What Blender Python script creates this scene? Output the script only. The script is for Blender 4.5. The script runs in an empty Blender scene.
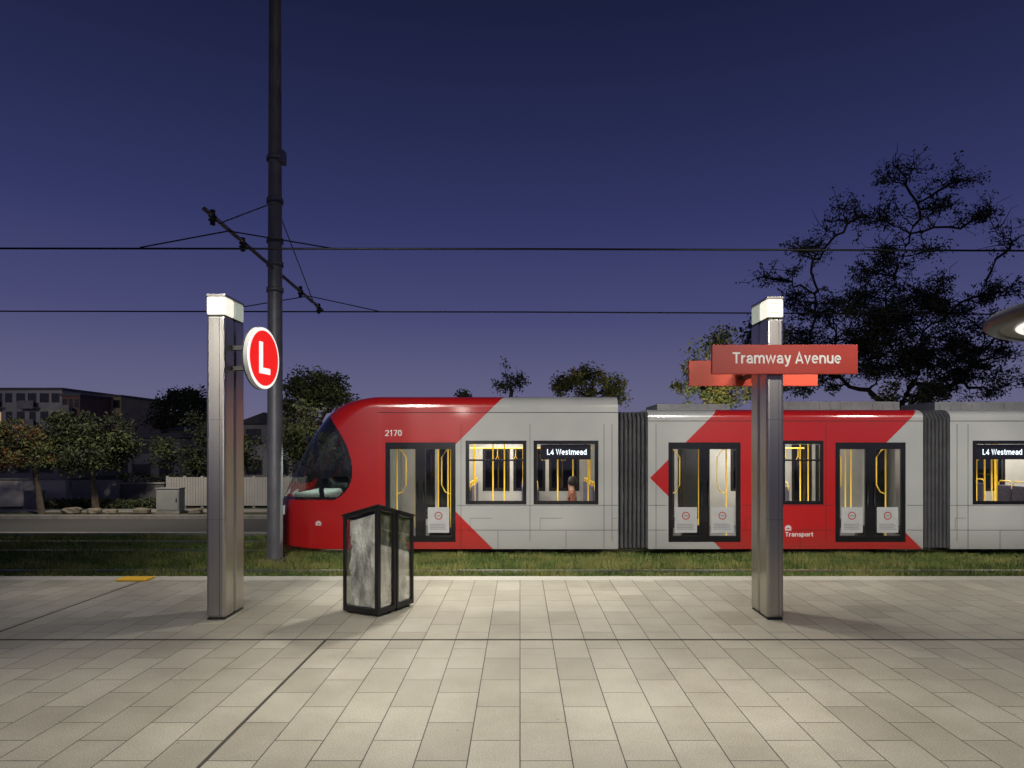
import bpy, math, random
from mathutils import Vector, Matrix, noise
random.seed(7)
SC = bpy.context.scene
COL = SC.collection
F = 683.0; CX = 520.0; HY = 446.0; CH = 2.0
def WX(px, Y): return (px-CX)*Y/F
def WZ(py, Y): return CH-(py-HY)*Y/F

# ------------------------------------------------------------------ materials
def nodes(name):
    m = bpy.data.materials.new(name); m.use_nodes = True
    nt = m.node_tree; b = nt.nodes['Principled BSDF']
    return m, nt, b
def pm(name, c1, c2=None, scale=6.0, rough=0.6, metal=0.0, bump=0.0, stretch=(1,1,1), coat=0.0, rvar=0.0, detail=5, spec=None):
    m, nt, b = nodes(name)
    if c2 is None: c2 = tuple(c*0.8 for c in c1)
    tc = nt.nodes.new('ShaderNodeTexCoord'); mp = nt.nodes.new('ShaderNodeMapping')
    mp.inputs['Scale'].default_value = stretch
    nt.links.new(tc.outputs['Object'], mp.inputs[0])
    n = nt.nodes.new('ShaderNodeTexNoise'); n.inputs['Scale'].default_value = scale; n.inputs['Detail'].default_value = detail
    nt.links.new(mp.outputs[0], n.inputs['Vector'])
    r = nt.nodes.new('ShaderNodeValToRGB')
    r.color_ramp.elements[0].position = 0.3; r.color_ramp.elements[1].position = 0.7
    r.color_ramp.elements[0].color = (*c2, 1); r.color_ramp.elements[1].color = (*c1, 1)
    nt.links.new(n.outputs['Fac'], r.inputs[0]); nt.links.new(r.outputs[0], b.inputs['Base Color'])
    b.inputs['Roughness'].default_value = rough; b.inputs['Metallic'].default_value = metal
    b.inputs['Coat Weight'].default_value = coat; b.inputs['Coat Roughness'].default_value = 0.08
    if spec is not None: b.inputs['Specular IOR Level'].default_value = spec
    if rvar:
        mr = nt.nodes.new('ShaderNodeMapRange'); mr.inputs['To Min'].default_value = rough-rvar; mr.inputs['To Max'].default_value = rough+rvar
        nt.links.new(n.outputs['Fac'], mr.inputs[0]); nt.links.new(mr.outputs[0], b.inputs['Roughness'])
    if bump:
        bp = nt.nodes.new('ShaderNodeBump'); bp.inputs['Strength'].default_value = bump; bp.inputs['Distance'].default_value = 0.02
        nt.links.new(n.outputs['Fac'], bp.inputs['Height']); nt.links.new(bp.outputs[0], b.inputs['Normal'])
    return m
def em(name, c, s, base=None):
    m, nt, b = nodes(name)
    b.inputs['Base Color'].default_value = (*(base or c), 1)
    b.inputs['Emission Color'].default_value = (*c, 1); b.inputs['Emission Strength'].default_value = s
    b.inputs['Roughness'].default_value = 0.35
    return m
def glass(name, tint, refl=0.10, rough=0.02):
    m = bpy.data.materials.new(name); m.use_nodes = True; nt = m.node_tree
    nt.nodes.clear(); o = nt.nodes.new('ShaderNodeOutputMaterial'); mx = nt.nodes.new('ShaderNodeMixShader')
    t = nt.nodes.new('ShaderNodeBsdfTransparent'); g = nt.nodes.new('ShaderNodeBsdfGlossy')
    t.inputs[0].default_value = (*tint, 1); g.inputs['Roughness'].default_value = rough
    fr = nt.nodes.new('ShaderNodeLayerWeight'); fr.inputs['Blend'].default_value = 0.25
    ad = nt.nodes.new('ShaderNodeMath'); ad.operation = 'ADD'; ad.inputs[1].default_value = refl; ad.use_clamp = True
    ml = nt.nodes.new('ShaderNodeMath'); ml.operation = 'MULTIPLY'; ml.inputs[1].default_value = 0.4
    nt.links.new(fr.outputs['Fresnel'], ml.inputs[0]); nt.links.new(ml.outputs[0], ad.inputs[0])
    nt.links.new(ad.outputs[0], mx.inputs[0]); nt.links.new(t.outputs[0], mx.inputs[1]); nt.links.new(g.outputs[0], mx.inputs[2])
    nt.links.new(mx.outputs[0], o.inputs[0])
    return m

def paving_mat():
    m, nt, b = nodes('granite_paving')
    N = nt.nodes.new; L = nt.links.new
    tc = N('ShaderNodeTexCoord'); sp = N('ShaderNodeSeparateXYZ'); cb = N('ShaderNodeCombineXYZ')
    L(tc.outputs['Object'], sp.inputs[0])
    ax = N('ShaderNodeMath'); ax.operation = 'ADD'; ax.inputs[1].default_value = 40.0 + 2.0
    ay = N('ShaderNodeMath'); ay.operation = 'ADD'; ay.inputs[1].default_value = 30.0 - 7.04
    L(sp.outputs['X'], ax.inputs[0]); L(sp.outputs['Y'], ay.inputs[0]); L(ay.outputs[0], cb.inputs['X']); L(ax.outputs[0], cb.inputs['Y'])
    br = N('ShaderNodeTexBrick'); L(cb.outputs[0], br.inputs['Vector'])
    br.offset = 0.5; br.inputs['Scale'].default_value = 1.0; br.inputs['Brick Width'].default_value = 0.6
    br.inputs['Row Height'].default_value = 0.3333333; br.inputs['Mortar Size'].default_value = 0.0044; br.inputs['Mortar Smooth'].default_value = 0.3
    br.inputs['Color1'].default_value = (0.35, 0.330, 0.272, 1); br.inputs['Color2'].default_value = (0.44, 0.418, 0.352, 1)
    br.inputs['Mortar'].default_value = (0.05, 0.046, 0.04, 1)
    n1 = N('ShaderNodeTexNoise'); n1.inputs['Scale'].default_value = 110; n1.inputs['Detail'].default_value = 6; L(tc.outputs['Object'], n1.inputs['Vector'])
    r1 = N('ShaderNodeValToRGB'); r1.color_ramp.elements[0].position = .35; r1.color_ramp.elements[0].color = (.66, .66, .66, 1); r1.color_ramp.elements[1].position = .65; r1.color_ramp.elements[1].color = (1.14, 1.14, 1.14, 1)
    L(n1.outputs['Fac'], r1.inputs[0])
    n2 = N('ShaderNodeTexNoise'); n2.inputs['Scale'].default_value = 1.1; n2.inputs['Detail'].default_value = 9; n2.inputs['Roughness'].default_value = .7; L(tc.outputs['Object'], n2.inputs['Vector'])
    r2 = N('ShaderNodeValToRGB'); r2.color_ramp.elements[0].position = .3; r2.color_ramp.elements[0].color = (.74, .73, .70, 1); r2.color_ramp.elements[1].position = .6; r2.color_ramp.elements[1].color = (1, 1, 1, 1)
    L(n2.outputs['Fac'], r2.inputs[0])
    m1 = N('ShaderNodeMixRGB'); m1.blend_type = 'MULTIPLY'; m1.inputs[0].default_value = 1; L(br.outputs['Color'], m1.inputs[1]); L(r1.outputs[0], m1.inputs[2])
    m2 = N('ShaderNodeMixRGB'); m2.blend_type = 'MULTIPLY'; m2.inputs[0].default_value = 1; L(m1.outputs[0], m2.inputs[1]); L(r2.outputs[0], m2.inputs[2])
    vo = N('ShaderNodeTexVoronoi'); vo.inputs['Scale'].default_value = 3.1; L(tc.outputs['Object'], vo.inputs['Vector'])
    rv = N('ShaderNodeValToRGB'); rv.color_ramp.elements[0].position = .03; rv.color_ramp.elements[0].color = (.62, .6, .57, 1); rv.color_ramp.elements[1].position = .055; rv.color_ramp.elements[1].color = (1, 1, 1, 1)
    L(vo.outputs['Distance'], rv.inputs[0])
    m3 = N('ShaderNodeMixRGB'); m3.blend_type = 'MULTIPLY'; m3.inputs[0].default_value = .8; L(m2.outputs[0], m3.inputs[1]); L(rv.outputs[0], m3.inputs[2])
    L(m3.outputs[0], b.inputs['Base Color'])
    mr = N('ShaderNodeMapRange'); mr.inputs['To Min'].default_value = .36; mr.inputs['To Max'].default_value = .72; L(n2.outputs['Fac'], mr.inputs[0]); L(mr.outputs[0], b.inputs['Roughness'])
    sb = N('ShaderNodeMath'); sb.operation = 'MULTIPLY_ADD'; sb.inputs[1].default_value = -1.0; L(br.outputs['Fac'], sb.inputs[0])
    mn = N('ShaderNodeMath'); mn.operation = 'MULTIPLY'; mn.inputs[1].default_value = .25; L(n1.outputs['Fac'], mn.inputs[0]); L(mn.outputs[0], sb.inputs[2])
    bp = N('ShaderNodeBump'); bp.inputs['Strength'].default_value = .5; bp.inputs['Distance'].default_value = .006; L(sb.outputs[0], bp.inputs['Height']); L(bp.outputs[0], b.inputs['Normal'])
    return m

ZV = WZ(478, 14.4)
RED = (.46, .011, .011)
def livery_mat(name, v1, v2):
    """red between x = v1+|z-ZV| and x = v2+|z-ZV|, pale grey elsewhere"""
    m, nt, b = nodes(name); N = nt.nodes.new; L = nt.links.new
    tc = N('ShaderNodeTexCoord'); sp = N('ShaderNodeSeparateXYZ'); L(tc.outputs['Object'], sp.inputs[0])
    def M(op, a, c=None):
        n = N('ShaderNodeMath'); n.operation = op
        for i, v in enumerate((a, c)):
            if v is None: continue
            if isinstance(v, (int, float)): n.inputs[i].default_value = v
            else: L(v, n.inputs[i])
        return n.outputs[0]
    d = M('ABSOLUTE', M('SUBTRACT', sp.outputs['Z'], ZV))
    t = M('SUBTRACT', sp.outputs['X'], d)
    mask = M('MULTIPLY', M('GREATER_THAN', t, v1), M('LESS_THAN', t, v2))
    mx = N('ShaderNodeMixRGB'); L(mask, mx.inputs[0])
    n = N('ShaderNodeTexNoise'); n.inputs['Scale'].default_value = 1.2; n.inputs['Detail'].default_value = 7; L(tc.outputs['Object'], n.inputs['Vector'])
    r = N('ShaderNodeValToRGB'); r.color_ramp.elements[0].position = .3; r.color_ramp.elements[0].color = (.40, .405, .385, 1); r.color_ramp.elements[1].position = .7; r.color_ramp.elements[1].color = (.47, .47, .445, 1)
    L(n.outputs['Fac'], r.inputs[0]); L(r.outputs[0], mx.inputs[1])
    mx.inputs[2].default_value = (*RED, 1)
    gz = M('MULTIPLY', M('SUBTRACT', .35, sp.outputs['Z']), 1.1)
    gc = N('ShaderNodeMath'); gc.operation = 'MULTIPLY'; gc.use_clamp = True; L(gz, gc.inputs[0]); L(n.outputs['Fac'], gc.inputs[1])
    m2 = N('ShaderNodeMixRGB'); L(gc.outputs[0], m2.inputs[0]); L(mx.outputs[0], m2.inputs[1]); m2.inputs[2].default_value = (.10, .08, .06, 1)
    L(m2.outputs[0], b.inputs['Base Color']); b.inputs['Roughness'].default_value = .30; b.inputs['Coat Weight'].default_value = .6; b.inputs['Coat Roughness'].default_value = .10
    n3 = N('ShaderNodeTexNoise'); n3.inputs['Scale'].default_value = .9; n3.inputs['Detail'].default_value = 1; L(tc.outputs['Object'], n3.inputs['Vector'])
    bp = N('ShaderNodeBump'); bp.inputs['Strength'].default_value = .25; bp.inputs['Distance'].default_value = .05; L(n3.outputs['Fac'], bp.inputs['Height']); L(bp.outputs[0], b.inputs['Coat Normal'])
    return m

M = {}
M['paving'] = paving_mat()
M['coping'] = pm('pale_coping_stone', (.50, .48, .42), (.40, .385, .34), 14, .6, bump=.2)
M['joint'] = pm('dark_joint', (.05, .047, .042), (.032, .03, .027), 30, .8)
M['concrete'] = pm('concrete', (.34, .33, .30), (.22, .21, .19), 5, .8, bump=.3)
M['asphalt'] = pm('asphalt', (.085, .082, .080), (.06, .058, .057), 40, .8, bump=.4)
M['soil'] = pm('soil_and_turf', (.05, .065, .018), (.028, .035, .012), 9, .95, bump=.6)
M['verge'] = pm('verge_turf', (.06, .07, .025), (.035, .04, .018), 3, .95, bump=.6)
M['grass_a'] = pm('grass_green', (.13, .19, .035), (.07, .11, .02), 2, .7)
M['grass_b'] = pm('grass_dry', (.27, .26, .08), (.17, .18, .05), 2, .8)
M['rail'] = pm('polished_rail', (.62, .60, .56), (.4, .38, .35), 20, .35, 1.0)
M['yellow'] = pm('yellow_paint', (.85, .50, .02), (.7, .40, .02), 12, .5)
M['steel'] = pm('brushed_steel', (.52, .495, .455), (.40, .38, .35), 1.0, .33, 1.0, stretch=(95, 95, .04), rvar=.03, detail=2)
M['steel_dark'] = pm('shadow_gap_metal', (.05, .05, .05), (.03, .03, .03), 6, .5, .6)
M['mast'] = pm('galvanised_paint', (.16, .16, .17), (.11, .11, .12), 3, .5, .3)
M['black'] = pm('black_gloss', (.012, .012, .013), (.008, .008, .009), 6, .22, coat=.5)
M['black_matte'] = pm('black_rubber', (.018, .018, .018), (.012, .012, .012), 10, .7)
M['wire'] = pm('wire_metal', (.02, .02, .02), (.012, .012, .012), 5, .5, .5)
M['red'] = pm('red_paint', RED, (.41, .010, .010), 1, .28, coat=.6)
M['sign_red'] = pm('sign_red', (.42, .040, .026), (.39, .036, .023), 3, .5)
M['sign_painted_lit'] = pm('sign_red_painted_lit', (.66, .075, .034), (.60, .068, .03), 3, .45)  # brighter, more orange copy of the sign red; lamp light put into colour
M['white'] = pm('white_vinyl', (.80, .80, .78), (.74, .74, .72), 4, .5)
M['letter'] = pm('letter_vinyl', (.80, .78, .75), (.76, .74, .71), 4, .5)
M['notice'] = pm('notice_vinyl', (.50, .50, .49), (.44, .44, .43), 8, .4)
M['bellows'] = pm('bellows_rubber', (.17, .17, .175), (.11, .11, .115), 5, .65)
M['roofgrey'] = pm('roof_grey', (.24, .24, .24), (.17, .17, .17), 4, .6)
M['lining'] = pm('interior_lining', (.46, .45, .42), (.38, .37, .35), 3, .4)
M['floor_int'] = pm('interior_floor', (.12, .12, .13), (.09, .09, .10), 20, .6)
M['seat'] = pm('seat_fabric', (.17, .15, .20), (.07, .07, .12), 25, .8)
M['pole'] = em('yellow_pole_glow', (1.0, .58, .04), .2, (.9, .58, .05))  # slight glow added so the poles read bright; they are no lamps
M['striplight'] = em('tram_light', (1.0, .95, .86), 10)
M['led'] = em('led_text', (.85, .92, 1.0), 1.2)
M['lantern'] = em('lantern_glow', (1.0, .96, .80), .92, (.55, .55, .5))
M['lantern_dim'] = em('lantern_diffuser', (.80, .88, .70), .34, (.45, .48, .44))
M['ring'] = em('ring_glow', (1.0, .97, .90), .9)
M['headlight'] = em('headlight', (1.0, .9, .8), .25, (.6, .6, .6))
M['disc_red'] = em('disc_red', (.85, .012, .008), .95, (.7, .02, .015))
M['disc_white'] = em('disc_white', (1, .97, .93), .95, (.8, .8, .78))
M['disc_rim'] = em('disc_rim', (1, .97, .90), .05, (.35, .34, .33))
M['winglass'] = glass('tram_glass', (.86, .88, .88), .045)
M['binglass'] = glass('bin_clear_panel', (.93, .94, .93), .08, .03)
M['cabborder'] = pm('cab_border', (.012, .012, .013), (.010, .010, .011), 2, .12, coat=1.0)
M['cabglass'] = glass('cab_glass', (.74, .82, .78), .05, .02)
M['cab_in'] = pm('cab_interior', (.24, .26, .25), (.16, .175, .17), 3, .6)
M['binframe'] = pm('bin_frame', (.022, .022, .023), (.015, .015, .016), 8, .35, .5)
M['bag'] = pm('clear_bag', (.80, .78, .75), (.085, .082, .08), 8.5, .16, bump=1.0, stretch=(1, 1, .4), detail=10, coat=1.0)
M['bark'] = pm('bark', (.10, .075, .055), (.05, .04, .03), 6, .9, bump=.6)
M['bark_dark'] = pm('bark_dark', (.035, .028, .025), (.02, .017, .015), 6, .9)
M['leaf_d'] = pm('leaf_dark', (.034, .045, .020), (.016, .024, .011), 1.5, .75)
M['leaf_g'] = pm('leaf_gum', (.060, .066, .036), (.03, .036, .02), 1.5, .75)
M['leaf_m'] = pm('leaf_mid', (.085, .105, .030), (.045, .06, .02), 1.5, .7)
M['leaf_y'] = pm('leaf_olive', (.20, .18, .04), (.11, .10, .025), 1.5, .7)
M['leaf_r'] = pm('leaf_rust', (.18, .085, .03), (.08, .055, .02), 1.5, .7)
M['cream'] = pm('cream_render', (.70, .66, .57), (.58, .54, .46), 1.2, .85)
M['greywall'] = pm('grey_render', (.28, .275, .28), (.20, .195, .20), 1.2, .85)
M['palewall'] = pm('pale_render', (.46, .45, .45), (.38, .37, .37), .8, .85)
M['darkwall'] = pm('dark_cladding', (.12, .115, .12), (.08, .08, .085), 1.0, .8)
M['brick'] = pm('red_brown_cladding', (.22, .12, .09), (.15, .085, .07), 1.0, .8)
M['tan'] = pm('tan_render', (.48, .38, .22), (.38, .3, .18), .7, .85)
M['roof'] = pm('roof_sheet', (.12, .12, .13), (.07, .07, .08), 2, .7)
M['pane'] = pm('window_pane', (.05, .053, .06), (.03, .033, .04), 1, .12)
M['pane_lit'] = em('lit_pane', (1.0, .72, .38), .35, (.3, .25, .2))
M['stone'] = pm('sandstone', (.30, .26, .20), (.17, .15, .12), 3, .9, bump=.8)
M['cabinet'] = pm('cabinet_paint', (.33, .34, .33), (.27, .28, .27), 3, .6)
M['fence_w'] = pm('fence_white', (.42, .41, .39), (.35, .345, .33), 1.5, .7)
M['canopy_top'] = pm('canopy_metal', (.13, .13, .135), (.10, .10, .105), 3, .4, .4)
M['canopy_under'] = pm('canopy_soffit', (.34, .34, .33), (.30, .30, .29), 3, .6)
M['skin'] = pm('skin', (.48, .27, .19), (.42, .23, .16), 8, .55)
M['shirt'] = pm('shirt', (.30, .11, .06), (.24, .085, .05), 12, .85)
M['hair'] = pm('hair', (.02, .014, .01), (.01, .008, .006), 30, .6)

# ------------------------------------------------------------------ mesh builder
ORG = {}
class MB:
    def __init__(s): s.v = []; s.f = []; s.m = []; s.sm = []
    def add(s, vs, fs, mi=0, smooth=False):
        o = len(s.v); s.v += [tuple(v) for v in vs]
        for f in fs: s.f.append(tuple(i+o for i in f)); s.m.append(mi); s.sm.append(smooth)
    def box(s, x0, x1, y0, y1, z0, z1, mi=0):
        vs = [(x, y, z) for z in (z0, z1) for y in (y0, y1) for x in (x0, x1)]
        s.add(vs, [(0, 2, 3, 1), (4, 5, 7, 6), (0, 1, 5, 4), (2, 6, 7, 3), (0, 4, 6, 2), (1, 3, 7, 5)], mi)
    def quad(s, a, b, c, d, mi=0): s.add([a, b, c, d], [(0, 1, 2, 3)], mi)
    def tube(s, pts, rad, n=10, mi=0, cap=True):
        pts = [Vector(p) for p in pts]
        if not isinstance(rad, (list, tuple)): rad = [rad]*len(pts)
        vs = []; fs = []
        for i, p in enumerate(pts):
            t = (pts[min(i+1, len(pts)-1)]-pts[max(i-1, 0)])
            if t.length < 1e-9: t = Vector((0, 0, 1))
            t.normalize(); a = Vector((0, 0, 1)) if abs(t.z) < .9 else Vector((1, 0, 0))
            u = t.cross(a).normalized(); w = t.cross(u)
            for k in range(n):
                q = 2*math.pi*k/n; vs.append(p+(u*math.cos(q)+w*math.sin(q))*rad[i])
        for i in range(len(pts)-1):
            for k in range(n):
                fs.append((i*n+k, i*n+(k+1) % n, (i+1)*n+(k+1) % n, (i+1)*n+k))
        if cap: fs.append(tuple(range(n))); fs.append(tuple((len(pts)-1)*n+k for k in reversed(range(n))))
        s.add(vs, fs, mi, True)
    def lathe(s, prof, cx, cy, n=48, mi=0):
        vs = []; fs = []
        for r, z in prof:
            for k in range(n):
                q = 2*math.pi*k/n; vs.append((cx+r*math.cos(q), cy+r*math.sin(q), z))
        for i in range(len(prof)-1):
            for k in range(n): fs.append((i*n+k, i*n+(k+1) % n, (i+1)*n+(k+1) % n, (i+1)*n+k))
        s.add(vs, fs, mi, True)
    def prism(s, poly, axis_o, U, V, W, d, mi=0):
        o = Vector(axis_o); U = Vector(U); V = Vector(V); W = Vector(W); n = len(poly)
        vs = [o+U*a+V*b for a, b in poly]+[o+U*a+V*b+W*d for a, b in poly]
        fs = [tuple(range(n)), tuple(reversed(range(n, 2*n)))]+[(i, n+i, n+(i+1) % n, (i+1) % n) for i in range(n)]
        s.add(vs, fs, mi)
    def panel(s, x0, x1, z0, z1, holes, y, depth=.05, mi=0):
        xs = sorted({x0, x1, *[h[0] for h in holes], *[h[1] for h in holes]}); zs = sorted({z0, z1, *[h[2] for h in holes], *[h[3] for h in holes]})
        for i in range(len(xs)-1):
            for j in range(len(zs)-1):
                mx, mz = (xs[i]+xs[i+1])/2, (zs[j]+zs[j+1])/2
                if any(h[0] < mx < h[1] and h[2] < mz < h[3] for h in holes): continue
                s.quad((xs[i], y, zs[j]), (xs[i+1], y, zs[j]), (xs[i+1], y, zs[j+1]), (xs[i], y, zs[j+1]), mi)
        if depth:
            for a, b, c, d in holes+[(x0, x1, z0, z1)]:
                y2 = y+depth
                s.quad((a, y, c), (b, y, c), (b, y2, c), (a, y2, c), mi); s.quad((a, y, d), (b, y, d), (b, y2, d), (a, y2, d), mi)
                s.quad((a, y, c), (a, y, d), (a, y2, d), (a, y2, c), mi); s.quad((b, y, c), (b, y, d), (b, y2, d), (b, y2, c), mi)
    def build(s, name, mats, parent=None, bevel=0, kind=None):
        if not isinstance(mats, (list, tuple)): mats = [mats]
        org = ORG.get(parent.name, Vector((0, 0, 0))) if parent else Vector((0, 0, 0))
        me = bpy.data.meshes.new(name); me.from_pydata([tuple(Vector(v)-org) for v in s.v], [], s.f)
        for m in mats: me.materials.append(m)
        me.polygons.foreach_set('material_index', s.m); me.polygons.foreach_set('use_smooth', s.sm); me.update()
        o = bpy.data.objects.new(name, me); COL.objects.link(o)
        if parent: o.parent = parent; ORG[o.name] = org
        if bevel:
            b = o.modifiers.new('bevel', 'BEVEL'); b.width = bevel; b.segments = 3; b.limit_method = 'ANGLE'
        if kind: o['kind'] = kind
        return o
def tag(o, label, cat, group=None):
    o['label'] = label; o['category'] = cat
    if group: o['group'] = group
    return o
def thing(name, label, cat, loc, group=None):
    o = bpy.data.objects.new(name, None); COL.objects.link(o); o.location = loc; o.empty_display_size = .2
    ORG[o.name] = Vector(loc); return tag(o, label, cat, group)
def arc(cx, cy, rx, ry, a0, a1, n=14): return [(cx+rx*math.cos(math.radians(a0+(a1-a0)*i/n)), cy+ry*math.sin(math.radians(a0+(a1-a0)*i/n))) for i in range(n+1)]
G = {
 'T': (.64, [[(0, .925), (.64, .925)], [(.32, .925), (.32, 0)]]),
 'r': (.37, [[(.075, 0), (.075, .74)], [(.075, .40)]+arc(.34, .42, .255, .245, 180, 88, 8)]),
 'a': (.56, [[(.47, 0), (.47, .45)]+arc(.27, .44, .20, .235, 0, 160, 10), [(.47, .42), (.27, .40)]+arc(.245, .235, .17, .165, 95, 270, 10)+[(.33, .09), (.47, .20)]]),
 'm': (.89, [[(.075, 0), (.075, .74)], [(.075, .40)]+arc(.26, .46, .185, .215, 175, 0, 10)+[(.445, 0)], [(.445, .40)]+arc(.63, .46, .185, .215, 175, 0, 10)+[(.815, 0)]]),
 'n': (.56, [[(.075, 0), (.075, .74)], [(.075, .40)]+arc(.28, .45, .205, .22, 175, 0, 10)+[(.485, 0)]]),
 'u': (.56, [[(.075, .74), (.075, .28)]+arc(.275, .28, .20, .21, 180, 350, 10), [(.485, .74), (.485, 0)]]),
 'w': (.86, [[(.06, .74), (.24, .04), (.43, .70), (.62, .04), (.80, .74)]]),
 'v': (.54, [[(.06, .74), (.27, .03), (.48, .74)]]),
 'y': (.54, [[(.06, .74), (.275, .08)], [(.49, .74), (.26, -.10), (.19, -.2), (.05, -.21)]]),
 'A': (.68, [[(.06, 0), (.34, .97), (.62, 0)], [(.17, .28), (.51, .28)]]),
 'e': (.56, [[(.09, .38), (.475, .38)]+arc(.28, .37, .205, .30, 5, 318, 20)]),
 'L': (.52, [[(.075, 1), (.075, .075), (.5, .075)]]),
 '4': (.60, [[(.42, 0), (.42, .93), (.06, .26), (.58, .26)]]),
 'W': (.94, [[(.06, 1), (.26, .06), (.47, .94), (.68, .06), (.88, 1)]]),
 's': (.48, [[(.41, .55), (.36, .64), (.24, .67), (.12, .62), (.10, .50), (.18, .42), (.32, .35), (.40, .27), (.40, .15), (.30, .075), (.18, .075), (.05, .18)]]),
 't': (.36, [[(.17, .94), (.17, .2), (.22, .09), (.34, .075)], [(.02, .67), (.33, .67)]]),
 'd': (.56, [[(.485, 1), (.485, 0)], arc(.28, .37, .205, .30, 0, 360, 22)]),
 'p': (.56, [[(.075, .74), (.075, -.26)], arc(.28, .37, .205, .30, 0, 360, 22)]),
 'o': (.57, [arc(.285, .37, .21, .30, 0, 360, 22)]),
 '2': (.56, [arc(.28, .70, .205, .225, 165, -25, 14)+[(.09, .075), (.50, .075)]]),
 '1': (.40, [[(.06, .78), (.24, .95), (.24, 0)]]),
 '7': (.53, [[(.04, .925), (.48, .925), (.20, 0)]]),
 '0': (.56, [arc(.28, .5, .205, .43, 0, 360, 24)]),
}
def text(s, name, x0, x1, z0, z1, y, mat, parent, wt=.15):
    pos = 0; parts = []
    for ch in s:
        if ch == ' ': pos += .30; continue
        w, st = G[ch]
        for k, p in enumerate(st): parts.append(([(a+pos, c) for a, c in p], k))
        pos += w+.075
    pos -= .075; sx = (x1-x0)/pos; sz = z1-z0; b = MB(); h = wt/2
    for pl, k in parts:
        vs = []; n = len(pl)
        for i in range(n):
            p = Vector(pl[i]); d0 = (p-Vector(pl[i-1])).normalized() if i else None; d1 = (Vector(pl[i+1])-p).normalized() if i < n-1 else None
            if d0 is None or d0.length < .5: d0 = d1
            if d1 is None or d1.length < .5: d1 = d0
            n0 = Vector((-d0.y, d0.x)); n1 = Vector((-d1.y, d1.x)); m = (n0+n1)
            m = m.normalized() if m.length > .1 else n0
            sc = min(1/max(.3, m.dot(n0)), 1.9)
            for sg in (1, -1):
                q = p+m*h*sc*sg; vs.append((x0+q.x*sx, y-k*.0004, z0+q.y*sz))
        b.add(vs, [(2*i, 2*i+1, 2*i+3, 2*i+2) for i in range(n-1)])
    return b.build(name, mat, parent)

# ------------------------------------------------------------------ ground
PE = 10.5; GZ = -0.33
b = MB(); b.box(-40, 40, -12, PE-.30, -.33, 0); b.build('platform', M['paving'], kind='structure')
b = MB(); b.box(-40, WX(115, 10.3), PE-.298, PE, -.33, .001); b.box(WX(115, 10.3)+.003, 40, PE-.298, PE, -.33, .001)
b.build('platform_edge', M['coping'], kind='structure', bevel=.008)
b = MB(); b.box(-40, 40, 7.03, 7.065, .001, .004); b.box(-2.012, -1.988, -4, 7.03, .001, .004); b.box(-5.612, -5.588, 7.065, 10.2, .001, .004)
b.build('platform_joints', M['joint'], kind='structure')
b = MB(); b.box(-5.98, -5.52, 10.08, 10.34, .002, .03); tag(b.build('edge_marker', M['yellow'], bevel=.006), 'small yellow painted marker block at the platform edge left of the steel column', 'marker')
b = MB(); b.box(-900, 900, -40, 1500, -1.2, -.46); b.build('ground', M['verge'], kind='structure')
b = MB(); b.box(-60, 60, PE, 17.6, -.45, GZ); b.build('track_bed', M['soil'], kind='structure')
b = MB(); b.box(-60, 60, 17.6, 17.85, -.45, -.24); b.box(-60, 60, 22.3, 22.5, -.45, -.26); b.build('kerb', M['concrete'], kind='structure', bevel=.01)
b = MB(); b.box(-60, 60, 17.85, 22.3, -.45, -.38); b.build('road', M['asphalt'], kind='structure')
b = MB(); b.box(-60, 60, 22.5, 27, -.45, -.30); b.build('verge', M['verge'], kind='structure')
b = MB(); b.box(-60, 60, 23.6, 24.8, -.296, -.28); b.build('footpath', M['concrete'], kind='structure')
for y in (11.17, 12.60, 15.02, 16.45):
    b = MB(); b.box(-60, 60, y-.035, y+.035, GZ, -.285); b.box(-60, 60, y+.07, y+.09, GZ, -.295)
    tag(b.build('rail', M['rail']), {11.17: 'steel rail hard against the platform edge', 12.60: 'bright steel rail in the grass just beyond the platform', 15.02: 'steel rail under the near side of the red tram', 16.45: 'steel rail under the far side of the red tram'}[y], 'rail')
b = MB(); R = random.Random(3)
def blades(n, xa, xb, ya, yb):
    for i in range(n):
        x = R.uniform(xa, xb); y = R.uniform(ya, yb)
        if any(abs(y-r) < .07 for r in (11.17, 12.60, 15.02, 16.45)): continue
        nz = noise.noise(Vector((x*.9, y*1.5, 0)))+.6*noise.noise(Vector((x*3, y*4, 5)))
        h = max(.03, (.075+.06*nz))*R.uniform(.6, 1.4); w = R.uniform(.008, .016); a = R.uniform(0, 3.14)
        dx, dy = math.cos(a)*w, math.sin(a)*w; lx, ly = R.gauss(0, .03), R.gauss(0, .03)
        b.v += [(x-dx, y-dy, GZ), (x+dx, y+dy, GZ), (x+lx, y+ly, GZ+h)]; k = len(b.v)
        b.f.append((k-3, k-2, k-1)); b.m.append(1 if nz+R.gauss(0, .25) > .12 else 0); b.sm.append(False)
blades(70000, -12.5, 12.5, 11.9, 14.9); blades(22000, -15, -4.3, 14.9, 17.6)
b.build('grass', [M['grass_a'], M['grass_b']], kind='stuff')

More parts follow.
